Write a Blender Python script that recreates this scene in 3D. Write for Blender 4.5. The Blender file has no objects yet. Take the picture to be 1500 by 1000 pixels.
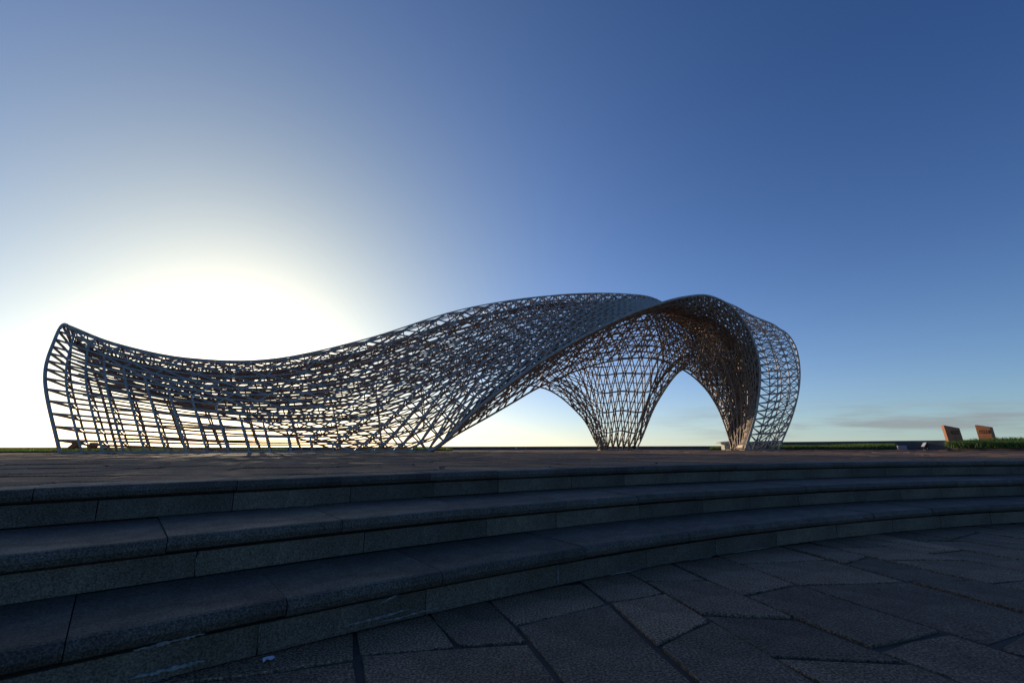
import bpy, bmesh, math, random
import numpy as np
from mathutils import Vector, Matrix
random.seed(7); rng = np.random.default_rng(7)
S = bpy.context.scene
C = S.collection
R = math.radians

# ------------------------------------------------------------------ camera
EYE = 0.20                      # height above the upper plaza (z = 0)
FPX = 667.0
PITCH = math.atan(155.0/FPX); ROLL = R(-0.13)
ROT = Matrix.Rotation(math.pi/2+PITCH, 3, 'X') @ Matrix.Rotation(ROLL, 3, 'Z')
cam = bpy.data.objects.new('camera', bpy.data.cameras.new('camera')); C.objects.link(cam)
cam.location = (0, 0, EYE); cam.rotation_euler = ROT.to_euler()
cam.data.sensor_width = 36; cam.data.lens = FPX/1500*36
cam.data.clip_start = 0.05; cam.data.clip_end = 20000
S.camera = cam

# ------------------------------------------------------------------ sky and sun
SUN_AZ, SUN_EL = R(-32.0), R(8.0)      # azimuth from +Y towards +X
sund = Vector((math.sin(SUN_AZ)*math.cos(SUN_EL), math.cos(SUN_AZ)*math.cos(SUN_EL), math.sin(SUN_EL)))
W = bpy.data.worlds.new('World'); S.world = W; W.use_nodes = True
nt = W.node_tree; N = nt.nodes; L = nt.links; N.clear()
def nd(t, **k):
    n = N.new(t)
    for a, b in k.items(): setattr(n, a, b)
    return n
def mth(op, a, b=None, c=None):
    n = nd('ShaderNodeMath', operation=op)
    for i, v in enumerate((a, b, c)):
        if v is None: continue
        if isinstance(v, (int, float)): n.inputs[i].default_value = v
        else: L.new(v, n.inputs[i])
    return n.outputs[0]
sky = nd('ShaderNodeTexSky', sky_type='NISHITA', sun_disc=False, sun_elevation=SUN_EL, sun_rotation=SUN_AZ,
         altitude=0, air_density=1.0, dust_density=0.5, ozone_density=3.0)
SKY_K = 0.055
geo = nd('ShaderNodeTexCoord'); vn = nd('ShaderNodeVectorMath', operation='NORMALIZE'); L.new(geo.outputs['Generated'], vn.inputs[0])
dot = nd('ShaderNodeVectorMath', operation='DOT_PRODUCT'); L.new(vn.outputs[0], dot.inputs[0]); dot.inputs[1].default_value = sund
ang = mth('ARCCOSINE', mth('MINIMUM', dot.outputs['Value'], 0.999999))
def ex(v, scale, k): return mth('MULTIPLY', mth('EXPONENT', mth('MULTIPLY', v, -1/scale)), k)
sx = nd('ShaderNodeSeparateXYZ'); L.new(vn.outputs[0], sx.inputs[0])
up = mth('MAXIMUM', sx.outputs['Z'], 0.0)
g1 = ex(ang, R(6.0), 1/SKY_K)               # bright haze close round the sun
g2 = ex(ang, R(14.0), 1/SKY_K)
g3 = ex(ang, R(26.0), 1/SKY_K)
g4 = mth('MULTIPLY', ex(up, .06, 1.0), g3)  # warm low haze towards the sun
g6 = mth('MULTIPLY', ex(up, .16, 1.0), ex(ang, R(30.0), 1/SKY_K))
g5 = ex(up, .18, 1/SKY_K)                   # pale haze all along the horizon
def addc(a, col, fac):
    m = nd('ShaderNodeMix', data_type='RGBA', blend_type='ADD'); m.inputs[0].default_value = 1
    s = nd('ShaderNodeVectorMath', operation='SCALE'); s.inputs[0].default_value = col; L.new(fac, s.inputs['Scale'])
    L.new(a, m.inputs[6]); L.new(s.outputs[0], m.inputs[7]); return m.outputs[2]
tm = nd('ShaderNodeMix', data_type='RGBA'); tm.inputs[6].default_value = (1.0, 1.04, 1.05, 1); tm.inputs[7].default_value = (.62, 1.26, 2.5, 1)
tr_ = nd('ShaderNodeMapRange', interpolation_type='SMOOTHSTEP'); L.new(ang, tr_.inputs[0]); tr_.inputs[1].default_value = R(5); tr_.inputs[2].default_value = R(46); L.new(tr_.outputs[0], tm.inputs[0])
tint = nd('ShaderNodeVectorMath', operation='MULTIPLY'); L.new(sky.outputs[0], tint.inputs[0]); L.new(tm.outputs[2], tint.inputs[1])
col = tint.outputs[0]
for c_, g_ in (((.5, .3, .15), g1), ((1.0, .80, .48), g2), ((.12, .26, .30), g3), ((1.6, .75, .12), g4), ((.20, .30, .28), g5), ((.85, .60, .42), g6)): col = addc(col, c_, g_)
# thin low cloud bank
mp = nd('ShaderNodeMapping'); mp.inputs['Scale'].default_value = (3.2, 3.2, 26); L.new(vn.outputs[0], mp.inputs[0])
noi = nd('ShaderNodeTexNoise'); noi.inputs['Scale'].default_value = 1.6; noi.inputs['Detail'].default_value = 6; noi.inputs['Roughness'].default_value = .55
L.new(mp.outputs[0], noi.inputs['Vector'])
def ramp(v, a, b):
    n = nd('ShaderNodeMapRange', interpolation_type='SMOOTHSTEP'); L.new(v, n.inputs[0]); n.inputs[1].default_value = a; n.inputs[2].default_value = b; return n.outputs[0]
cm = mth('MULTIPLY', ramp(noi.outputs[0], .42, .68), mth('MULTIPLY', ramp(sx.outputs['Z'], .008, .03), ramp(sx.outputs['Z'], .095, .045)))
cm = mth('MULTIPLY', cm, mth('MULTIPLY', ramp(ang, R(45), R(62)), .75))
mx = nd('ShaderNodeMix', data_type='RGBA'); L.new(cm, mx.inputs[0]); L.new(col, mx.inputs[6]); mx.inputs[7].default_value = (5.2, 5.6, 6.0, 1)
bg = nd('ShaderNodeBackground'); bg.inputs[1].default_value = SKY_K; L.new(mx.outputs[2], bg.inputs[0])
ow = nd('ShaderNodeOutputWorld'); L.new(bg.outputs[0], ow.inputs[0])
sl = bpy.data.lights.new('sun', 'SUN'); sl.energy = 3.4; sl.angle = R(0.5); sl.color = (1.0, .80, .56)
so = bpy.data.objects.new('sun', sl); C.objects.link(so); so.rotation_euler = sund.to_track_quat('Z', 'Y').to_euler()
S.view_settings.view_transform = 'Standard'; S.view_settings.look = 'None'; S.view_settings.gamma = 1
S.view_settings.exposure = 0.0

# ------------------------------------------------------------------ pixel -> place
def ray(px, py): return ROT @ Vector(((px-750)/FPX, (500-py)/FPX, -1))
def P(px, py, Y):
    d = ray(px, py); t = Y/d.y; return np.array((d.x*t, Y, EYE+d.z*t))
def G(px, Y, z=0.0):            # on level z, in the column of pixel px at forward distance Y
    x = 0.0
    for _ in range(4):          # the roll moves the column a little with height
        d = ROT.transposed() @ Vector((x, Y, z-EYE)); x += (px-750-FPX*d.x/-d.z)/FPX*(-d.z)
    return np.array((x, Y, z))
def LEV(px, py, z):
    d = ray(px, py); t = (z-EYE)/d.z; return np.array((d.x*t, d.y*t, z))

# ------------------------------------------------------------------ helpers
def material(name, build):
    m = bpy.data.materials.new(name); m.use_nodes = True
    t = m.node_tree; b = t.nodes['Principled BSDF']; build(t, b); return m
def tn(t, kind, **k):
    n = t.nodes.new(kind)
    for a, b in k.items():
        if a in n.inputs.keys(): n.inputs[a].default_value = b
        else: setattr(n, a, b)
    return n
def noise(t, scale, detail=4, rough=.55, coord='Object', sc=None):
    tc = tn(t, 'ShaderNodeTexCoord'); n = tn(t, 'ShaderNodeTexNoise', Scale=scale, Detail=detail, Roughness=rough)
    if sc is not None:
        m = tn(t, 'ShaderNodeMapping'); m.inputs['Scale'].default_value = sc; t.links.new(tc.outputs[coord], m.inputs[0]); t.links.new(m.outputs[0], n.inputs['Vector'])
    else: t.links.new(tc.outputs[coord], n.inputs['Vector'])
    return n.outputs['Fac']
def cramp(t, v, stops):
    n = t.nodes.new('ShaderNodeValToRGB'); e = n.color_ramp.elements
    while len(e) < len(stops): e.new(.5)
    for q, (p, c) in zip(e, stops): q.position = p; q.color = (*c, 1)
    t.links.new(v, n.inputs[0]); return n.outputs[0]
def mixc(t, f, a, b, mode='MIX'):
    n = t.nodes.new('ShaderNodeMix'); n.data_type = 'RGBA'; n.blend_type = mode
    for s, v in ((0, f), (6, a), (7, b)):
        if hasattr(v, 'is_linked'): t.links.new(v, n.inputs[s])
        else: n.inputs[s].default_value = v if s == 0 else (*v, 1)
    return n.outputs[2]
def bump(t, b, v, s, d=.01):
    n = tn(t, 'ShaderNodeBump', Strength=s, Distance=d); t.links.new(v, n.inputs['Height']); t.links.new(n.outputs[0], b.inputs['Normal'])
def obrandom(t): return t.nodes.new('ShaderNodeObjectInfo').outputs['Random']

def granite(base, dark, light, tint, rough, spec_scale=140, spec=.5):
    def f(t, b):
        fine = noise(t, spec_scale, 3, .7, 'Object'); big = noise(t, 1.7, 5, .6, 'Object'); mid = noise(t, 9, 5, .6, 'Object')
        c = cramp(t, fine, [(.36, dark), (.50, base), (.64, light)])
        c = mixc(t, 1.0, c, cramp(t, obrandom(t), [(0, (.70, .69, .67)), (.5, (1, 1, 1)), (1, tint)]), 'MULTIPLY')
        c = mixc(t, 1.0, c, cramp(t, big, [(.3, (.62, .58, .54)), (.55, (1, 1, 1)), (.8, (1.12, 1.12, 1.12))]), 'MULTIPLY')
        c = mixc(t, .8, c, cramp(t, mid, [(.3, (.75, .73, .70)), (.6, (1, 1, 1))]), 'MULTIPLY')
        t.links.new(c, b.inputs['Base Color'])
        r = cramp(t, mid, [(.3, (rough+.12,)*3), (.7, (rough-.06,)*3)]); t.links.new(r, b.inputs['Roughness'])
        a = t.nodes.new('ShaderNodeMath'); a.operation = 'ADD'; t.links.new(fine, a.inputs[0]); t.links.new(mid, a.inputs[1])
        bump(t, b, a.outputs[0], .22, .003); b.inputs['Specular IOR Level'].default_value = spec
    return f
def paint(col, rough, metal=0.0, dirt=.25, scale=6):
    def f(t, b):
        n = noise(t, scale, 5, .6, 'Object')
        c = mixc(t, 1.0, col, cramp(t, n, [(.3, (1-dirt,)*3), (.65, (1+dirt*.4,)*3)]), 'MULTIPLY'); t.links.new(c, b.inputs['Base Color'])
        b.inputs['Roughness'].default_value = rough; b.inputs['Metallic'].default_value = metal
        bump(t, b, noise(t, scale*9, 3), .12, .002)
    return f
M = {}
M['steel'] = material('blue_grey_steel', paint((.46, .39, .31), .45, .1, .3, 3))
M['steel_warmlit'] = material('steel_warm_light_tint', paint((.33, .225, .15), .45, .15, .35, 3))  # same grey steel as the outer tubes, warm light put into the colour
M['coping'] = material('grey_granite_coping', granite((.115, .091, .067), (.048, .038, .028), (.24, .19, .14), (1.12, 1.1, 1.08), .66, 140, .3))
M['riser'] = material('dark_granite_riser', granite((.135, .103, .068), (.06, .045, .028), (.23, .18, .12), (1.18, 1.15, 1.1), .75))
M['flag'] = material('grey_granite_flag', granite((.165, .102, .058), (.032, .019, .011), (.42, .27, .16), (1.7, 1.65, 1.6), .72, 105, .35))
M['plaza'] = material('brown_sandstone_flag', granite((.34, .18, .10), (.19, .10, .055), (.50, .28, .16), (1.15, 1.05, .98), .85, 60, .2))
M['mortar'] = material('dark_mortar', paint((.06, .046, .034), .9, 0, .4, 8))
M['lime'] = material('white_lime_bloom', paint((.25, .245, .22), .9, 0, .6, 40))
M['wall'] = material('dark_stone_wall', paint((.10, .105, .11), .7, 0, .35, 2))
M['corten'] = material('weathered_orange_steel', paint((.52, .19, .075), .7, 0, .3, 4))
M['plaque'] = material('dark_rust_plaque', paint((.10, .035, .02), .7, 0, .3, 8))
M['black'] = material('black_lamp_casing', paint((.03, .03, .035), .45, .2, .2, 8))
M['lens'] = material('lamp_glass', paint((.55, .57, .6), .15, 0, .1, 8))
M['cream'] = material('cream_stone', paint((.72, .64, .50), .7, 0, .15, 5))
M['greybox'] = material('grey_enamel', paint((.33, .34, .36), .5, .1, .15, 5))
M['soil'] = material('soil', paint((.06, .045, .03), .95, 0, .3, 4))
M['paper'] = material('paper_scrap', paint((.7, .72, .74), .8, 0, .1, 8))
def grassm(t, b):
    n = noise(t, 1.3, 4, .6, 'Object')
    t.links.new(cramp(t, n, [(.3, (.055, .11, .02)), (.55, (.095, .17, .03)), (.75, (.15, .20, .05))]), b.inputs['Base Color'])
    b.inputs['Roughness'].default_value = .55; b.inputs['Transmission Weight'].default_value = 0
    # a little light passes through the blades
    tr = tn(t, 'ShaderNodeBsdfTranslucent'); tr.inputs[0].default_value = (.16, .26, .04, 1)
    mxs = tn(t, 'ShaderNodeMixShader'); mxs.inputs[0].default_value = .35
    out = t.nodes['Material Output']; t.links.new(b.outputs[0], mxs.inputs[1]); t.links.new(tr.outputs[0], mxs.inputs[2]); t.links.new(mxs.outputs[0], out.inputs[0])
M['grass'] = material('grass', grassm)
def seam(t, b):
    b.inputs['Base Color'].default_value = (.02, .04, .055, 1); b.inputs['Roughness'].default_value = .12
    bump(t, b, noise(t, .6, 6, .6, 'Object'), .6, .3)
M['sea'] = material('sea_water', seam)

def mesh(name, v, f, mat, parent=None, smooth=False):
    me = bpy.data.meshes.new(name); me.from_pydata([tuple(map(float, q)) for q in v], [], [tuple(map(int, q)) for q in f]); me.update()
    me.materials.append(M[mat])
    if smooth: me.polygons.foreach_set('use_smooth', [True]*len(me.polygons))
    o = bpy.data.objects.new(name, me); C.objects.link(o)
    if parent: o.parent = parent
    return o
def empty(name, loc=(0, 0, 0), rz=0):
    o = bpy.data.objects.new(name, None); C.objects.link(o); o.location = loc; o.rotation_euler = (0, 0, rz); o.empty_display_size = .2; return o
def tag(o, label=None, cat=None, group=None, kind=None):
    if label: o['label'] = label
    if cat: o['category'] = cat
    if group: o['group'] = group
    if kind: o['kind'] = kind
    return o
def tube(V, F, pts, r, n=6, cap=True):
    pts = np.asarray(pts, float); k = len(pts)
    if k < 2: return
    tan = np.empty_like(pts); tan[1:-1] = pts[2:]-pts[:-2]; tan[0] = pts[1]-pts[0]; tan[-1] = pts[-1]-pts[-2]
    tan /= np.linalg.norm(tan, axis=1)[:, None]+1e-12
    up = np.array((0, 0, 1.)) if abs(tan[0][2]) < .9 else np.array((1., 0, 0))
    b0 = len(V); u = None
    for q in range(k):
        if u is None: u = np.cross(tan[q], up)
        u = u-tan[q]*np.dot(u, tan[q]); u /= np.linalg.norm(u)+1e-12; w = np.cross(tan[q], u)
        for a in range(n):
            th = 2*math.pi*a/n; V.append(pts[q]+(r if np.isscalar(r) else r[q])*(math.cos(th)*u+math.sin(th)*w))
    for q in range(k-1):
        for a in range(n):
            i = b0+q*n+a; j = b0+q*n+(a+1) % n; F.append((i, j, j+n, i+n))
    if cap: F.append(tuple(b0+a for a in range(n))[::-1]); F.append(tuple(b0+(k-1)*n+a for a in range(n)))
def tube_obj(name, pts, r, mat, parent, n=6):
    V, F = [], []; tube(V, F, pts, r, n); return mesh(name, V, F, mat, parent, True)
def bevel_box(name, sx, sy, sz, mat, parent=None, bev=.01, loc=(0, 0, 0), rot=(0, 0, 0)):
    bm = bmesh.new(); bmesh.ops.create_cube(bm, size=1)
    for v in bm.verts: v.co = Vector((v.co.x*sx, v.co.y*sy, (v.co.z+.5)*sz))
    if bev: bmesh.ops.bevel(bm, geom=bm.edges[:], offset=bev, segments=1, affect='EDGES')
    me = bpy.data.meshes.new(name); bm.to_mesh(me); bm.free(); me.materials.append(M[mat])
    o = bpy.data.objects.new(name, me); C.objects.link(o); o.location = loc; o.rotation_euler = rot
    if parent: o.parent = parent
    return o

# ------------------------------------------------------------------ ground, sea, stepped court
RISE = 0.19; LOW = -3*RISE
def disc(name, rad, z, mat, cx=0, cy=0, n=96):
    v = [(cx, cy, z)]+[(cx+rad*math.cos(2*math.pi*i/n), cy+rad*math.sin(2*math.pi*i/n), z) for i in range(n)]
    return tag(mesh(name, v, [(0, 1+i, 1+(i+1) % n) for i in range(n)], mat), kind='structure')
disc('sea', 9000, -4.0, 'sea')
disc('ground', 48, LOW-.010, 'mortar', 0, 2)
O = np.array((9.0, -10.5))
ARC = (17.27, 16.49, 15.92)                 # radius of the nose of each step round the court's centre
def rk(k, th): return ARC[k]
TH0, TH1 = R(52), R(178)
def pol(r, th, z): return (O[0]+r*math.cos(th), O[1]+r*math.sin(th), z)
# plaza: one sheet from behind the top coping outwards
nA = 90; v = []; f = []
for i in range(nA+1):
    th = TH0+(TH1-TH0)*i/nA
    for q, rr in enumerate((rk(0, th)+.30, rk(0, th)+6, 34, 58)): v.append(pol(rr, th, -.016))
for i in range(nA):
    for q in range(3): a = i*4+q; f.append((a, a+1, a+5, a+4))
plaza = tag(mesh('plaza_pavement', v, f, 'mortar'), kind='structure')

steps = tag(empty('steps'), kind='structure')
v = []; f = []                  # solid core behind the facing
prof = []
for i in range(nA+1):
    th = TH0+(TH1-TH0)*i/nA; a, b, c = (rk(k, th) for k in range(3)); g = .03
    for rr, z in ((c+g+.06, LOW-.05), (c+g+.06, LOW+RISE-.03), (b+g+.06, LOW+RISE-.03), (b+g+.06, LOW+2*RISE-.03), (a+g+.06, LOW+2*RISE-.03), (a+g+.06, -.03), (a+.5, -.03)):
        v.append(pol(rr, th, z))
for i in range(nA):
    for q in range(6): k = i*7+q; f.append((k, k+1, k+8, k+7))
mesh('step_core', v, f, 'mortar', steps)
NT = .07
def arc_piece(name, mat, th0, th1, prof_fn, segs=3):
    V, F = [], []; n = None
    for s in range(segs+1):
        th = th0+(th1-th0)*s/segs; pr = prof_fn(th); n = len(pr)
        for rr, z in pr: V.append(pol(rr, th, z))
    for s in range(segs):
        for q in range(n): a = s*n+q; b = s*n+(q+1) % n; F.append((a, b, b+n, a+n))
    F.append(tuple(range(n))[::-1]); F.append(tuple(segs*n+q for q in range(n)))
    c = np.mean(V, axis=0); o = mesh(name, np.array(V)-c, F, mat, steps); o.location = c
    return o
for k in range(3):
    ztop = -k*RISE
    th = TH0+R(random.uniform(0, 2))
    while th < TH1:
        r0 = rk(k, th); w = random.uniform(.62, .95)/r0; g = .0018/r0; dz = random.uniform(-.004, .003); dr = random.uniform(-.005, .005)
        def pf(t):
            rr = rk(k, t)+dr; back = (rk(k-1, t)+.05-rr) if k else .36; zt = ztop+dz; h = NT/2
            nose = [(rr+h*(1-math.cos(a)), zt-h+h*math.sin(a)) for a in (R(-82), R(-45), R(0), R(35), R(62), R(88))]
            return nose+[(rr+back, zt), (rr+back, zt-NT)]
        arc_piece('coping_stone', 'coping', th+g, th+w-g, pf)
        th += w
    th = TH0+R(random.uniform(0, 2)); lo = ztop-RISE
    while th < TH1:
        r0 = rk(k, th); w = random.uniform(.58, .85)/r0; g = .0025/r0; dr = random.uniform(0, .006)
        def pf(t):
            rr = rk(k, t)+.026+dr
            return [(rr, lo+.006), (rr, ztop-NT-.008), (rr+.12, ztop-NT-.008), (rr+.12, lo+.006)]
        arc_piece('riser_block', 'riser', th+g, th+w-g, pf)
        # lime bloom running along some joints
        def streak(pts, wd):
            V, F = [], []
            for q, (t, z, off) in enumerate(pts):
                rr = rk(k, t)+off; ww = wd*random.uniform(.35, 1.2)*(math.sin(math.pi*(q+.5)/len(pts))**.5)
                V += [(rr, t, z-ww, z+ww)]
            VV, FF = [], []; hor = abs(pts[-1][0]-pts[0][0])*r0 > abs(pts[-1][1]-pts[0][1])
            for rr, t, a, b in V:
                if hor: VV += [pol(rr, t, a), pol(rr, t, b), pol(rr+.008, t, b), pol(rr+.008, t, a)]
                else:
                    m = (b-a)/2/r0; z = (a+b)/2; VV += [pol(rr, t-m, z), pol(rr, t+m, z), pol(rr+.008, t+m, z), pol(rr+.008, t-m, z)]
            for q in range(len(V)-1):
                for e in range(4): FF.append((q*4+e, q*4+(e+1) % 4, q*4+4+(e+1) % 4, q*4+4+e))
            mesh('lime_streak', VV, FF, 'lime', steps)
        p = R(75) < th < R(150)
        if p and random.random() < .32:
            z0 = lo+random.uniform(.005, .04); z1 = ztop-NT-random.uniform(.0, .05)
            streak([(th+random.uniform(-.002, .002)/r0, z0+(z1-z0)*q/7, .022) for q in range(8)], random.uniform(.001, .003))
        if p and random.random() < .3:
            z = lo+random.uniform(.004, .012) if random.random() < .6 else ztop-NT-.004; a = th+w*random.uniform(0, .4); b = min(th+w, a+w*random.uniform(.3, .8))
            streak([(a+(b-a)*q/22, z+random.uniform(-.003, .003), .022) for q in range(23)], random.uniform(.001, .0035))
        th += w
# two ragged lime runs on the lowest riser, the crossed crack beside them
def bloom(px0, py0, px1, py1, wd, n=26):
    V, F = [], []
    for q in range(n+1):
        s = q/n; px = px0+(px1-px0)*s; py = py0+(py1-py0)*s+random.uniform(-.9, .9)
        d = np.array(ray(px, py)); lo_t, hi_t = .3, 8.0     # meet the riser face
        for _ in range(40):
            t = (lo_t+hi_t)/2; p = d*t; th = math.atan2(p[1]-O[1], p[0]-O[0])
            if math.hypot(p[0]-O[0], p[1]-O[1]) < rk(2, th)+.020: lo_t = t
            else: hi_t = t
        p = d*t+np.array((0, 0, EYE)); w = wd*random.uniform(.3, 1.3)*math.sin(math.pi*(s*.94+.03))**.6
        out = np.array((O[0]-p[0], O[1]-p[1], 0)); out /= np.linalg.norm(out)
        for a, e in ((-w, 0), (w, 0), (w, -.010), (-w, -.010)): V.append(p+np.array((0, 0, a))+out*e)
    for q in range(n):
        for e in range(4): F.append((q*4+e, q*4+(e+1) % 4, q*4+4+(e+1) % 4, q*4+4+e))
    mesh('lime_streak', V, F, 'lime', steps)
bloom(505, 917, 600, 892, .004); bloom(195, 953, 300, 927, .006); bloom(188, 994, 300, 967, .008); bloom(542, 886, 546, 914, .005, 10); bloom(556, 884, 584, 870, .003); bloom(560, 911, 648, 888, .003)

# ------------------------------------------------------------------ paving stones
def clip(poly, p0, n):
    out = []
    for i in range(len(poly)):
        a, b = poly[i], poly[(i+1) % len(poly)]; da, db = np.dot(a-p0, n), np.dot(b-p0, n)
        if da >= 0: out.append(a)
        if da*db < 0: out.append(a+(b-a)*da/(da-db))
    return out
def slab(poly, joint, ch, th, rough=.0):
    """top outline pulled in by the joint, with a worn chamfer; returns verts/faces about z=0 (top)"""
    poly = [np.array(p) for p in poly]; c = sum(poly)/len(poly); fine = []
    for i in range(len(poly)):
        a, b = poly[i], poly[(i+1) % len(poly)]
        m = (a+b)/2
        fine += [a+(c-a)*.035, m+rng.normal(0, rough, 2)]
    def shrink(pl, d): return [p+(c-p)*min(.45, d/np.linalg.norm(c-p)) for p in pl]
    o1 = shrink(fine, joint); o2 = shrink(fine, joint+ch); n = len(o1); tilt = rng.normal(0, .003, 2)
    V = [(*(p), -th) for p in o1]+[(*(p), -ch*.7) for p in o1]+[(p[0], p[1], float(np.dot(tilt, p-c))) for p in o2]; F = []
    for i in range(n):
        j = (i+1) % n; F += [(i, j, n+j, n+i), (n+i, n+j, 2*n+j, 2*n+i)]
    F.append(tuple(2*n+i for i in range(n)))
    return V, F, c
def paving(ang, x0, x1, y0, y1, wmin, wmax, lmin, lmax, jit):
    ca, sa = math.cos(ang), math.sin(ang); out = []; y = y0; rows = [y]
    while y < y1: y += random.uniform(wmin, wmax); rows.append(y)
    wob = [random.uniform(-1, 1) for _ in rows]
    def ry(i, x): return rows[i]+jit*.6*math.sin(x*1.7+wob[i]*9)+jit*.5*math.sin(x*.63+wob[i]*5)
    for i in range(len(rows)-1):
        x = x0+random.uniform(0, .4)
        pa = 0; 
        while x < x1:
            l = random.uniform(lmin, lmax); sk = random.uniform(-jit, jit)
            q = [(x+pa, ry(i, x+pa)), (x+l+sk, ry(i, x+l+sk)), (x+l-sk, ry(i+1, x+l-sk)), (x-pa, ry(i+1, x-pa))]
            if random.random() < .22:      # some stones are split in two across the row
                mA = ((q[0][0]+q[3][0])/2, (q[0][1]+q[3][1])/2+random.uniform(-.05, .05)); mB = ((q[1][0]+q[2][0])/2, (q[1][1]+q[2][1])/2+random.uniform(-.05, .05))
                parts = [[q[0], q[1], mB, mA], [mA, mB, q[2], q[3]]]
            else: parts = [q]
            for pp in parts: out.append([np.array((a*ca-b*sa, a*sa+b*ca)) for a, b in pp])
            pa = sk; x += l
    return out
court = tag(empty('court_pavement'), kind='structure')
a = LEV(1100, 812, LOW); b = LEV(1500, 930, LOW); angc = math.atan2(b[1]-a[1], b[0]-a[0])
cnt = 0
for poly in paving(angc, -7, 9, -5, 9, .34, .62, .42, .85, .09):
    c = sum(poly)/len(poly); th = math.atan2(c[1]-O[1], c[0]-O[0]); d = math.hypot(*(c-O))
    if not (-3.2 < c[0] < 9.5 and -.8 < c[1] < 6.0) or d > rk(2, th)+.35: continue
    V, F, c = slab(poly, .010, .004, .05, .008)
    o = mesh('paving_stone', [(x-c[0], y-c[1], z) for x, y, z in V], F, 'flag', court); o.location = (c[0], c[1], LOW+random.uniform(-.006, .004)); cnt += 1
    if cnt > 290: break
stones = []
for poly in paving(R(8), -30, 34, -8, 40, .45, .85, .6, 1.3, .16):
    c = sum(poly)/len(poly); th = math.atan2(c[1]-O[1], c[0]-O[0]); d = math.hypot(*(c-O)); rr = rk(0, th)+.365
    if not (TH0 < th < TH1) or d < rr-.5 or c[1] > 30 or c[1] < -1 or abs(c[0]) > c[1]*1.15+4: continue
    n = np.array((math.cos(th), math.sin(th))); poly = clip(poly, O+n*rr, n)
    if len(poly) < 3: continue
    e = [np.linalg.norm(poly[i]-poly[i-1]) for i in range(len(poly))]; poly = [p for p, l in zip(poly, e) if l > .05]
    if len(poly) < 3: continue
    c = sum(poly)/len(poly); stones.append((math.hypot(c[0], c[1]), poly))
stones.sort(key=lambda q: q[0]); RV, RF = [], []
for i, (d, poly) in enumerate(stones):
    V, F, c = slab(poly, .009, .008, .04, .02); z = random.uniform(-.008, .004)
    if i < 290:
        o = mesh('paving_stone', [(x-c[0], y-c[1], q) for x, y, q in V], F, 'plaza', plaza); o.location = (c[0], c[1], z)
    else:
        k = len(RV); RV += [(x, y, q+z) for x, y, q in V]; RF += [tuple(k+q for q in ff) for ff in F]
tag(mesh('paving_stones_beyond', RV, RF, 'plaza', plaza), kind='stuff')

# ------------------------------------------------------------------ the lattice pavilion
# stations along the shell: front edge, bulge, shoulder, ridge, back slope, back edge  (pixel x, pixel y or None for the ground, distance)
ST = [
 [(88, None, 18.5), (66, 558, 18.9), (78, 503, 19.6), (98, 476, 20.7), (140, 550, 23.3), (172, None, 24.6)],
 [(200, None, 19.1), (176, 575, 19.6), (169, 531, 20.4), (172, 504, 21.6), (225, 560, 24.8), (262, None, 26.2)],
 [(310, None, 19.7), (290, 592, 20.3), (280, 553, 21.2), (277, 525, 22.6), (325, 572, 26.2), (360, None, 27.8)],
 [(420, None, 20.4), (408, 600, 21.1), (402, 556, 22.2), (400, 526, 23.9), (440, 572, 27.8), (465, None, 29.4)],
 [(530, None, 21.2), (530, 592, 22.0), (532, 538, 23.4), (535, 497, 25.3), (560, 555, 29.6), (572, None, 31.0)],
 [(626, None, 22.2), (640, 560, 23.8), (648, 505, 25.3), (655, 459, 27.2), (675, 525, 31.2), (680, 578, 32.2)],
 [(700, 597, 22.7), (714, 530, 24.8), (722, 482, 26.5), (730, 443, 28.6), (760, 505, 32.0), (788, 566, 33.0)],
 [(780, 537, 23.4), (789, 490, 25.8), (795, 459, 27.5), (800, 434, 29.6), (822, 510, 33.0), (850, 608, 34.0)],
 [(850, 495, 24.3), (854, 466, 26.7), (858, 446, 28.4), (862, 432, 30.5), (868, 513, 34.0), (880, None, 34.4)],
 [(915, 463, 25.2), (915, 449, 27.6), (915, 440, 29.2), (915, 434, 31.0), (915, 510, 34.2), (905, None, 34.5)],
 [(965, 445, 26.0), (962, 443, 28.5), (960, 441, 30.2), (958, 441, 31.8), (962, 512, 34.4), (931, None, 34.5)],
 [(1005, 435, 26.6), (1003, 450, 28.4), (1000, 460, 30.2), (998, 466, 31.8), (992, 525, 33.8), (962, 590, 34.0)],
 [(1040, 434, 27.0), (1038, 460, 28.6), (1034, 474, 30.0), (1030, 486, 31.4), (1020, 520, 33.0), (1000, 541, 33.0)],
 [(1075, 453, 27.4), (1068, 482, 28.7), (1061, 499, 29.8), (1055, 513, 30.8), (1045, 540, 31.8), (1030, 563, 32.0)],
 [(1100, 490, 27.8), (1093, 511, 28.8), (1087, 527, 29.6), (1082, 540, 30.3), (1072, 565, 31.0), (1052, 592, 31.0)],
 [(1113, 540, 28.0), (1106, 557, 28.7), (1100, 570, 29.3), (1095, 580, 29.8), (1085, 597, 30.4), (1064, 620, 30.5)],
 [(1108, 600, 28.2), (1101, 606, 28.8), (1096, 611, 29.2), (1092, 615, 29.5), (1085, 622, 29.9), (1069, 640, 30.0)],
 [(1092, None, 28.4), (1087, None, 28.7), (1084, None, 28.9), (1082, None, 29.1), (1077, None, 29.5), (1072, None, 29.8)]]
VK = np.array((0, .22, .40, .54, .78, 1.0))
K = np.array([[G(x, Y) if y is None else P(x, y, Y) for x, y, Y in row] for row in ST])
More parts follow.
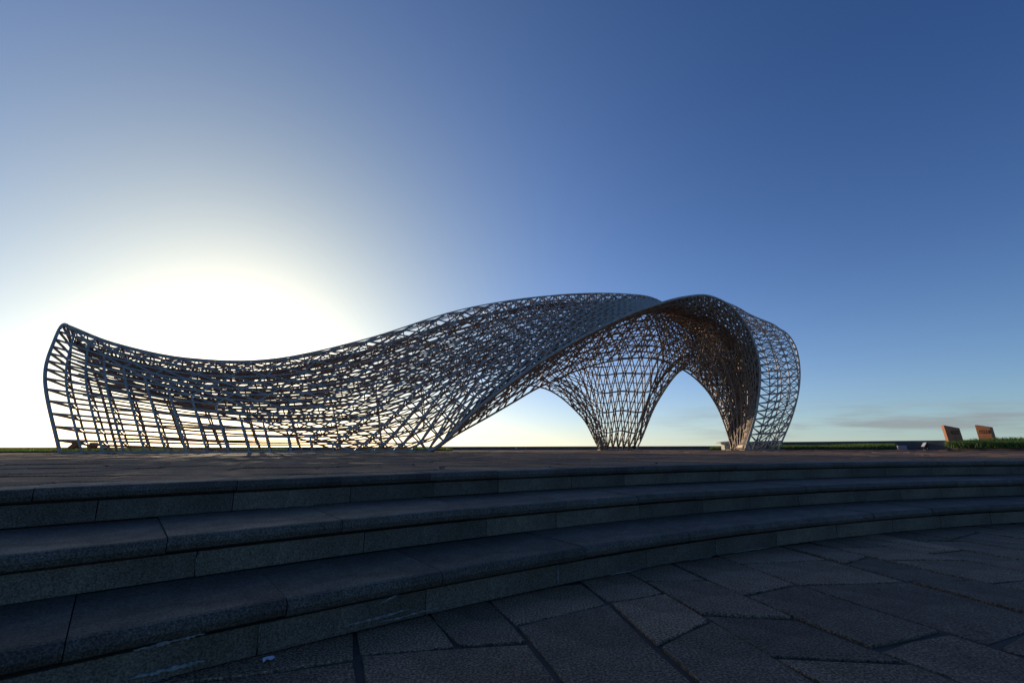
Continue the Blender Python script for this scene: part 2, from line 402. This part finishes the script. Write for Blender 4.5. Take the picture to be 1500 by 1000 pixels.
def cat(Pm, t, knots=None):     # Catmull-Rom through the rows of Pm at parameter t
    n = len(Pm); kn = np.arange(n) if knots is None else knots
    i = int(min(max(np.searchsorted(kn, t, side='right')-1, 0), n-2)); s = (t-kn[i])/(kn[i+1]-kn[i]); h = kn[i+1]-kn[i]
    def tg(q):
        if q == 0: return (Pm[1]-Pm[0])/(kn[1]-kn[0])
        if q == n-1: return (Pm[-1]-Pm[-2])/(kn[-1]-kn[-2])
        return (Pm[q+1]-Pm[q-1])/(kn[q+1]-kn[q-1])
    a, b = Pm[i], Pm[i+1]; ma, mb = tg(i)*h, tg(i+1)*h
    return (2*s**3-3*s*s+1)*a+(s**3-2*s*s+s)*ma+(-2*s**3+3*s*s)*b+(s**3-s*s)*mb
NC, NB, MR, RIDGE = 57, 18, 26, 14
def stat(c): return c/NB*5 if c <= NB else 5+(c-NB)/(NC-NB)*12
def surf(c, j):
    u = min(max(stat(c), 0), 17); v_ = min(max(j/MR, 0), 1)
    return cat(np.array([cat(K[:, m], u) for m in range(6)]), v_, VK)
THICK = .62; cache = {}
def node(c, j, side):
    key = (round(c*2), round(j*2), side)
    if key in cache: return cache[key]
    p = surf(c, j); e = .15
    du = surf(min(c+e, NC), j)-surf(max(c-e, 0), j); dv = surf(c, min(j+e, MR))-surf(c, max(j-e, 0))
    if np.linalg.norm(du) < 1e-6 or np.linalg.norm(dv) < 1e-6: n = np.array((0, -1., 0))
    else:
        n = np.cross(du, dv); n /= np.linalg.norm(n)+1e-9
    t = THICK*min(1, c)*min(1, MR-j)
    if c > NB-.6: t *= min(1, j) if j == 0 else min(1, .25+j/5)
    if c > NC-8: t *= max(.12, (NC-c)/8)
    if side < 0: p = p-n*t
    p[2] = max(p[2], .035); cache[key] = p
    return p
def node2(c, j): p = surf(c, j); p[2] = max(p[2], .035); return p
pav = tag(empty('lattice_pavilion', (0, 0, 0)), 'large wave-shaped open pavilion of crossing steel tubes standing on the plaza', 'pavilion')
MATS = {1: 'steel', -1: 'steel_warmlit'}
def jD(i): return max(0, RIDGE-i)
def jU(i): return min(MR, RIDGE+max(i, 0))
def rib_c(i, j): return i+.5*(min(max(j, jD(i)), jU(i))-jD(i))
# rim tubes
def fine(cs, js, n): return [surf(cs[0]+(cs[1]-cs[0])*q/n, js[0]+(js[1]-js[0])*q/n) for q in range(n+1)]
def lift(pts): return [np.array((p[0], p[1], max(p[2], .04))) for p in pts]
tube_obj('rim_tube', lift(fine((0, 0), (0, MR), 60)), .066, 'steel', pav, 8)
tube_obj('rim_tube', lift(fine((NB, NC), (0, 0), 120)), .078, 'steel', pav, 8)
tube_obj('rim_tube', lift(fine((0, NC), (MR, MR), 150)), .055, 'steel', pav, 8)
for s in (1, -1): tube_obj('base_rail', lift([node(q*.5, 0, s) for q in range(0, NB*2+1)]), .045, MATS[s], pav)
SIDES = (1, -1)
for s in SIDES:
    for j in range(1, MR):      # long tubes running along the shell
        pts = [node(c*.5, j, s) for c in range(0, NC*2+1)]
        tube_obj('longitudinal_tube', pts, [max(.038, .052-.0011*c*.5) for c in range(0, NC*2+1)], MATS[s], pav)
    for i in range(0, NC):   # ribs: upright in the square-grid corner, leaning where the grid is triangular
        pts = []
        for j in range(0, MR+1):
            c = rib_c(i, j)
            if 0 <= c <= NC and (i >= 0 or j >= 0): pts.append(node(c, j, s))
        if i == 0: continue
        if len(pts) > 1: tube_obj('rib_tube', pts, .048 if s == 1 else .042, MATS[s], pav)
    for d in range(RIDGE, NC+MR+1):     # counter-diagonals, one row down for every column right
        pts = []
        for j in range(MR, -1, -1):
            # lattice columns on row j: i with rib_c(i, j); follow i+j = d
            i = d-j; c = rib_c(i, j)
            if i >= 0 and jD(i) <= j <= jU(i) and 0 <= c <= NC: pts.append(node(c, j, s))
        if len(pts) > 1: tube_obj('diagonal_tube', pts, .041, MATS[s], pav)
# closer mesh of lighter tubes in the narrow middle foot
ML, MH, J0 = 24, 40, RIDGE+5
for q in range(J0*2+1, MR*2, 2): tube_obj('longitudinal_tube', [node(c*.5, q*.5, 1) for c in range(ML*2, MH*2+1)], .030, 'steel_warmlit', pav)
# extra inner runners where the shell is densest
for q in range(11, 44, 2): tube_obj('longitudinal_tube', [node(c*.5, q*.5, -1) for c in range(3, (NB+12)*2)], .036, 'steel_warmlit', pav)
# folded return along the left edge of the middle foot
RP = np.array([P(812, 552, 31.8), P(841, 563, 32.4), P(862, 589, 33.0), P(874, 612, 33.5), P(886, 648, 34.0), G(889, 34.1)])
cA, cB, NR = NB+1.0/12*39, NB+3.0/12*39, 16
def ret(k, b):
    s_ = k/NR; A = surf(cA+(cB-cA)*s_, MR); B = cat(RP, s_*5); p = A+(B-A)*b/4+np.array((-.1, -.25, 0))*math.sin(math.pi*b/4); p[2] = max(p[2], .035); return p
for b in range(1, 5): tube_obj('longitudinal_tube', [ret(k*.5, b) for k in range(NR*2+1)], .036, 'steel_warmlit', pav)
for k in range(1, NR): tube_obj('return_brace', [ret(min(NR, max(0, k+(1 if (k+b) % 2 else 0))), b) for b in range(5)], .034, 'steel_warmlit', pav); tube_obj('return_rung', [ret(k, b) for b in range(5)], .034, 'steel_warmlit', pav)
webs = []
for i in range(0, NC):
    for j in range(1, MR):
        c = rib_c(i, j)
        if not (.4 < c < NC-3) or (22 < c < 42 and j > RIDGE+4) or (c > NB+5 and j < 6): continue
        a = node(c, j, 1); b = node(c, j, -1); webs.append((a, b))
        if jD(i) <= j < jU(i):
            c2 = rib_c(i, j+1); c3 = rib_c(i+1, j)
            if c2 <= NC: webs.append((a, node(c2, j+1, -1)))
            if c3 <= NC: webs.append((node(c3, j, 1), b))
webs = [w for w in webs if np.linalg.norm(w[0]-w[1]) > .12]
webs.sort(key=lambda w: w[0][1])
for a, b in webs[:240]: tube_obj('web_strut', [a, b], .030, 'steel_warmlit', pav, 5)
V, F = [], []
for a, b in webs[240:]: tube(V, F, [a, b], .030, 5, False)
tag(mesh('web_struts', V, F, 'steel_warmlit', pav, True), kind='stuff')
# soffit of the big arch: from the front rim back and down to its own lower edge
SP = np.array([G(634, 22.9), P(668, 637, 23.4), P(712, 612, 24.0), P(750, 590, 24.8), P(790, 567, 25.8), P(850, 541, 27.2), P(905, 527, 28.4), P(955, 525, 29.4), P(1000, 541, 30.0), P(1030, 565, 30.2), P(1050, 594, 30.2), P(1063, 626, 30.0), G(1073, 29.7)])
NS, SB = 36, 6
def soff(k, b):
    s = k/NS; A = surf(NB+(NC-NB)*s, 0); B = cat(SP, s*(len(SP)-1)); t = 0 if b <= 0 else .30+.70*(b-1)/(SB-1) if b >= 1 else .30*b
    return A+(B-A)*t+np.array((0, .25, .55))*math.sin(math.pi*t)*math.sin(math.pi*s)
def snode(k, b, lay):
    p = soff(k, b)
    if lay and 0 < b: p = p+np.array((0, .12, .42))*min(1, k/6, (NS-k)/8)
    p = p.copy(); p[2] = max(p[2], .035); return p
for b in range(1, SB+1):
    tube_obj('rim_tube' if b == SB else 'longitudinal_tube', [snode(k*.5, b, 0) for k in range(NS*2+1)], .055 if b == SB else .038, 'steel_warmlit', pav)
    tube_obj('longitudinal_tube', [snode(k*.5, b, 1) for k in range(NS*2+1)], .034, 'steel_warmlit', pav)
for k in range(NS+1):
    d = 1 if k % 2 else -1
    for lay in (0, 1):
        pts = [snode(min(max(k+d*.5*b, 0), NS), b, lay) for b in range(1, SB+1)]
        if 0 < k < NS: tube_obj('soffit_rib', pts, .038, 'steel_warmlit', pav)
for k in range(1, NS):      # long spiky braces from the front rim back to the first runner
    for e_ in (-1, 1): tube_obj('rim_brace', [snode(k, 0, 0), snode(k+e_*.5, 1, 0)], .052, 'steel_warmlit' if e_ < 0 else 'steel', pav)  # every other brace in the paler tone, painting in silvery highlights
V, F = [], []
for k in range(NS):
    for b in range(2, SB+1):
        tube(V, F, [snode(k, b, 0), snode(k+1, b, 1)], .026, 5, False); tube(V, F, [snode(k, b, 1), snode(k, b-1, 0)], .026, 5, False)
tag(mesh('soffit_struts', V, F, 'steel_warmlit', pav, True), kind='stuff')
# right-hand cheek between the front arch and the outer rim of the right foot
GP = np.array([P(1010, 450, 32.0), P(1050, 459, 32.0), P(1090, 468, 32.0), P(1122, 476, 31.8), P(1148, 485, 31.4), P(1164, 505, 31.0), P(1171, 535, 30.7), P(1170, 570, 30.4), P(1160, 610, 30.0), G(1140, 29.6)])
NK, NBAY = 24, 4
c0 = NB+(12.4-5)/12*(NC-NB)
def cheek(k, b):
    s = k/NK; A = surf(c0+(NC-c0)*s, 0); B = cat(GP, s**.70*(len(GP)-1)); t = b/NBAY
    out = np.array((.5, -.5, 0)); return A+(B-A)*t+out*.5*math.sin(math.pi*t)*min(1, (1-s)*4)*min(1, max(0, s-.45)*4)
def cnode(k, b, side):
    p = cheek(k, b); e = .2
    n = np.cross(cheek(min(k+e, NK), b)-cheek(max(k-e, 0), b), cheek(k, min(b+e, NBAY))-cheek(k, max(b-e, 0))); n /= np.linalg.norm(n)+1e-9
    if n[1] > 0: n = -n
    t = .55 if 0 < b < NBAY else 0
    p = p+n*t*side*.5*max(.35, min(1, (NK-k)/6)); p[2] = max(p[2], .035); return p
tube_obj('rim_tube', [cheek(q*.25, NBAY) if q < NK*4 else cheek(NK, NBAY)+np.array((0, 0, .04)) for q in range(NK*4+1)], .055, 'steel', pav, 8)
for s in SIDES:
    for b in range(1, NBAY): tube_obj('longitudinal_tube', [cnode(k*.5, b, s) for k in range(NK*2+1)], .034, MATS[s] if s == 1 else 'steel', pav)
    for k in range(1, NK+1): tube_obj('rung_tube', [cnode(k, b, s) for b in range(NBAY+1)], .034, 'steel', pav)
    for k in range(0, NK):
        for b in range(NBAY):
            p, q = ((k, b), (k+1, b+1)) if (b % 2 == 0) else ((k+1, b), (k, b+1))
            tube_obj('cheek_brace', [cnode(*p, s), cnode(*q, s)], .028, 'steel' if s == 1 else 'steel_warmlit', pav)
V, F = [], []
for k in range(NK):
    for b in range(1, NBAY): tube(V, F, [cnode(k, b, 1), cnode(k+1, b, -1)], .02, 5, False)
tag(mesh('cheek_struts', V, F, 'steel_warmlit', pav, True), kind='stuff')

for q in range(0, NB+1):        # bolted plates under the uprights of the long front foot
    p = surf(q, 0); o = bevel_box('base_plate', .30, .30, .025, 'steel', pav, .004, (p[0], p[1], 0), (0, 0, .1))
    for ex_, ey_ in ((-.1, -.1), (.1, -.1), (-.1, .1), (.1, .1)): bevel_box('anchor_bolt', .03, .03, .05, 'steel', o, 0, (ex_, ey_, .02))
for px, Y in ((1072, 29.8), (1092, 28.4), (1140, 29.6), (882, 34.4), (905, 34.5), (930, 34.5)):
    p = G(px, Y); bevel_box('base_plate', .5, .5, .03, 'steel', pav, .006, (p[0], p[1], 0), (0, 0, .2))

# ------------------------------------------------------------------ low walls and grass beds
def wall(name, pts, h, t, label):
    """long stone kerb wall, in blocks with open joints, along pts"""
    w = tag(empty(name, (*pts[0], -.02)), label, 'wall')
    for (x0, y0), (x1, y1) in zip(pts[:-1], pts[1:]):
        l = math.hypot(x1-x0, y1-y0); n = max(1, round(l/2.4)); a = math.atan2(y1-y0, x1-x0)
        for i in range(n):
            s = (i+.5)/n; bevel_box('wall_block', l/n-.012, t, h+.02, 'wall', w, .012, (x0+(x1-x0)*s-pts[0][0], y0+(y1-y0)*s-pts[0][1], 0), (0, 0, a))
    return w
wall('parapet_wall', [(-44, 27), (-36, 33), (-24, 38), (-8, 39.5), (8, 39.5), (17.5, 38)], .275, .4, 'long low dark stone parapet along the seaward edge behind the pavilion')
wall('parapet_wall', [(17.8, 37.6), (22.0, 34), (25.5, 29.5), (28.5, 24), (31, 17)], .56, .4, 'taller dark stone parapet between the right foot and the orange panels')
def bed(name, outline, h, label, n, hb):
    """raised soil bed full of grass blades; outline is a list of ground points"""
    c = np.mean(outline, axis=0); k = len(outline); e = empty(name, (c[0], c[1], 0))
    V = [(x-c[0], y-c[1], -.03) for x, y in outline]+[((x-c[0])*.93, (y-c[1])*.93, h) for x, y in outline]
    F = [(i, (i+1) % k, k+(i+1) % k, k+i) for i in range(k)]+[tuple(k+i for i in range(k))]
    tag(e, label, 'grass bed'); tag(mesh('soil', V, F, 'soil', e))
    pl = np.array(outline)-c; lo, hi = pl.min(0), pl.max(0); GV, GF = [], []; m = 0
    while m < n:
        q = rng.uniform(lo, hi); ins = False
        for i in range(k):
            a, b = pl[i], pl[i-1]
            if (a[1] > q[1]) != (b[1] > q[1]) and q[0] < (b[0]-a[0])*(q[1]-a[1])/(b[1]-a[1])+a[0]: ins = not ins
        if not ins: continue
        m += 1; an = rng.uniform(0, 6.28); hh = hb*rng.uniform(.5, 1.25)*(1+.35*math.sin(q[0]*1.1)*math.sin(q[0]*.37+1)); w = rng.uniform(.008, .018); l = rng.normal(0, .35, 2)*hh
        dx, dy = math.cos(an)*w, math.sin(an)*w; b0 = len(GV); z = h*.55
        GV += [(q[0]-dx, q[1]-dy, z), (q[0]+dx, q[1]+dy, z), (q[0]+dx*.7+l[0]*.4, q[1]+dy*.7+l[1]*.4, z+hh*.65), (q[0]-dx*.7+l[0]*.4, q[1]-dy*.7+l[1]*.4, z+hh*.65), (q[0]+l[0], q[1]+l[1], z+hh)]
        GF += [(b0, b0+1, b0+2, b0+3), (b0+3, b0+2, b0+4)]
    tag(mesh('grass', GV, GF, 'grass', e), kind='stuff')
    return e
def gp(px, Y): return tuple(G(px, Y)[:2])
bed('grass_bed', [gp(-60, 20), gp(85, 23.5), gp(250, 27), gp(420, 29), gp(420, 33), gp(150, 31), gp(-60, 28)], .07, 'strip of dark green grass behind the square-grid end of the pavilion', 16000, .15)
bed('grass_bed', [gp(490, 29), gp(652, 29), gp(665, 30), gp(655, 32), gp(490, 33)], .07, 'grass patch just behind the left foot of the big arch', 5000, .14)
bed('grass_bed', [gp(1040, 34), gp(1066, 33.4), gp(1075, 34.5), gp(1042, 35.5)], .06, 'tiny grass patch beside the cream stone bench', 1200, .2)
bed('grass_bed', [gp(1128, 31.5), gp(1305, 27.8), gp(1314, 28.6), gp(1310, 31), gp(1135, 35.4)], .16, 'clipped green grass strip between the right foot and the grey box', 14000, .22)
bed('grass_bed', [gp(1385, 23.4), gp(1402, 22.8), gp(1560, 19.5), gp(1600, 22), gp(1450, 25.2), gp(1392, 25)], .26, 'tall bright grass bed round the two orange panels', 14000, .34)

# ------------------------------------------------------------------ small things
def panel(px, Y, z, w, d, h, rz, slope, label, lean=0):
    """thick steel slab with a sloping top edge"""
    p = G(px, Y); e = tag(empty('sign_panel', (p[0], p[1], z), rz), label, 'sign', 'weathered steel panels round the plaza')
    bm = bmesh.new(); pts = [(-w/2, 0), (w/2, 0), (w/2, h-slope), (-w/2, h)]
    vs = [bm.verts.new((x+lean*zz, y, zz)) for y in (-d/2, d/2) for x, zz in pts]
    for q in ((0, 1, 2, 3), (7, 6, 5, 4), (0, 4, 5, 1), (1, 5, 6, 2), (2, 6, 7, 3), (3, 7, 4, 0)): bm.faces.new([vs[i] for i in q])
    bmesh.ops.bevel(bm, geom=bm.edges[:], offset=.008, segments=1, affect='EDGES'); bmesh.ops.recalc_face_normals(bm, faces=bm.faces[:])
    me = bpy.data.meshes.new('slab'); bm.to_mesh(me); bm.free(); me.materials.append(M['corten']); o = bpy.data.objects.new('slab', me); C.objects.link(o); o.parent = e
    return e
def plaque(e, x, z, w, h, d):
    o = bevel_box('plaque', w, .012, h, 'plaque', e, .003, (x, -d/2-.006, z))
    for q in range(4): bevel_box('raised_mark', w*.12, .008, h*random.uniform(.5, .75), 'corten', o, .002, (w*(-.33+.22*q), -.008, h*.15))
e = panel(1402, 24.6, .30, .70, .20, 1.00, R(-8), .16, 'orange steel slab with its broad side in shade, next to the floodlight', -.10); plaque(e, .02, .52, .36, .18, .20)
e = panel(1451, 24.6, .30, .58, .30, 1.02, R(-68), .14, 'orange steel slab with its broad side sunlit, standing in tall grass', -.06); plaque(e, .0, .58, .42, .15, .34)
panel(100, 27, .05, .30, .5, .60, R(12), .03, 'dark slanted slab seen through the lowest squares beside the left rim', .95)
panel(131, 28, .05, .28, .4, .5, R(-15), .1, 'dark slanted slab behind the second rib from the left rim', .7)

def floodlight(px, Y, z, s, rz, tilt, label):
    p = G(px, Y); e = tag(empty('floodlight', (p[0], p[1], z), rz), label, 'floodlight', 'black floodlights round the plaza')
    bevel_box('base_plate', s*.7, s*.5, s*.06, 'black', e, .004)
    for sx_ in (-1, 1): bevel_box('bracket_arm', s*.06, s*.14, s*.72, 'black', e, .004, (sx_*s*.53, 0, s*.06))
    b = empty('lamp_head', (0, 0, s*.72)); b.parent = e; b.rotation_euler = (tilt, 0, 0)
    bm = bmesh.new(); bmesh.ops.create_cube(bm, size=1)
    for v_ in bm.verts: k = 1 if v_.co.y < 0 else .72; v_.co = Vector((v_.co.x*s*k, v_.co.y*s*.42, v_.co.z*s*.85*k))
    bmesh.ops.bevel(bm, geom=bm.edges[:], offset=s*.03, segments=1, affect='EDGES')
    me = bpy.data.meshes.new('casing'); bm.to_mesh(me); bm.free(); me.materials.append(M['black']); o = bpy.data.objects.new('casing', me); C.objects.link(o); o.parent = b
    bevel_box('lens', s*.84, .012, s*.68, 'lens', b, .004, (0, -s*.213, -s*.34))
    for q in range(4): bevel_box('cooling_fin', s*.02, s*.12, s*.5, 'black', b, 0, (s*(-.24+.16*q), s*.25, -s*.25))
    return e
floodlight(1357, 25.8, 0.0, .36, R(-105), R(-35), 'black floodlight tilted up on the paving beside the dark parapet')
floodlight(929, 33.6, 0.0, .26, R(150), R(-30), 'black floodlight at the narrow middle foot')
floodlight(152, 24.0, .03, .30, R(35), R(-40), 'black floodlight in the grass behind the left rim')
floodlight(756, 39.0, 0.0, .18, R(10), R(-25), 'tiny dark floodlight against the long low parapet')
# grey service cabinet
p = G(1322, 27.2); e = tag(empty('service_cabinet', (p[0], p[1], 0), R(-30)), 'small grey service cabinet at the end of the clipped grass strip', 'cabinet')
bevel_box('body', .42, .22, .26, 'greybox', e, .012); bevel_box('door', .36, .014, .2, 'greybox', e, .004, (0, -.117, .03)); bevel_box('plinth', .46, .26, .03, 'wall', e, .004, (0, 0, -.012))
# cream stone bench with a bowed seat
p = G(1079, 31.4); e = tag(empty('stone_bench', (p[0], p[1], 0), R(4)), 'cream stone bench with bowed top behind the right foot', 'bench')
w, d = 2.45, .62; V, F = [], []; n = 16
for i in range(n+1):
    x = -w/2+w*i/n; top = .50+.09*math.cos(math.pi*x/w)-.0; bot = .40
    V += [(x, -d/2, bot), (x, d/2, bot), (x, d/2, top), (x, -d/2, top)]
for i in range(n):
    for q in range(4): F.append((i*4+q, i*4+(q+1) % 4, i*4+4+(q+1) % 4, i*4+4+q))
F += [(3, 2, 1, 0), tuple(n*4+q for q in range(4))]
mesh('seat_slab', V, F, 'cream', e); bevel_box('pedestal', 1.95, .46, .40, 'cream', e, .015, (.05, 0, 0))
# scraps of paper
for px, py, lev, s in ((393, 968, LOW, .022), (1195, 657.6, 0, .07)):
    p = LEV(px, py, lev) if lev < 0 else G(px, 27.0); V = []; nn = 4
    for i in range(nn):
        for j in range(nn): V.append(((i-1.5)*s*.6, (j-1.5)*s*.45, .006+.35*s*abs(math.sin(i*1.7+j*2.3))))
    F = [(i*nn+j, i*nn+j+1, i*nn+nn+j+1, i*nn+nn+j) for i in range(nn-1) for j in range(nn-1)]
    o = mesh('paper_scrap', V, F, 'paper'); o.location = p; o.rotation_euler = (0, 0, .6)
    tag(o, 'tiny crumpled white scrap on the dark lower paving' if lev < 0 else 'small white scrap on the plaza near the right foot', 'litter')
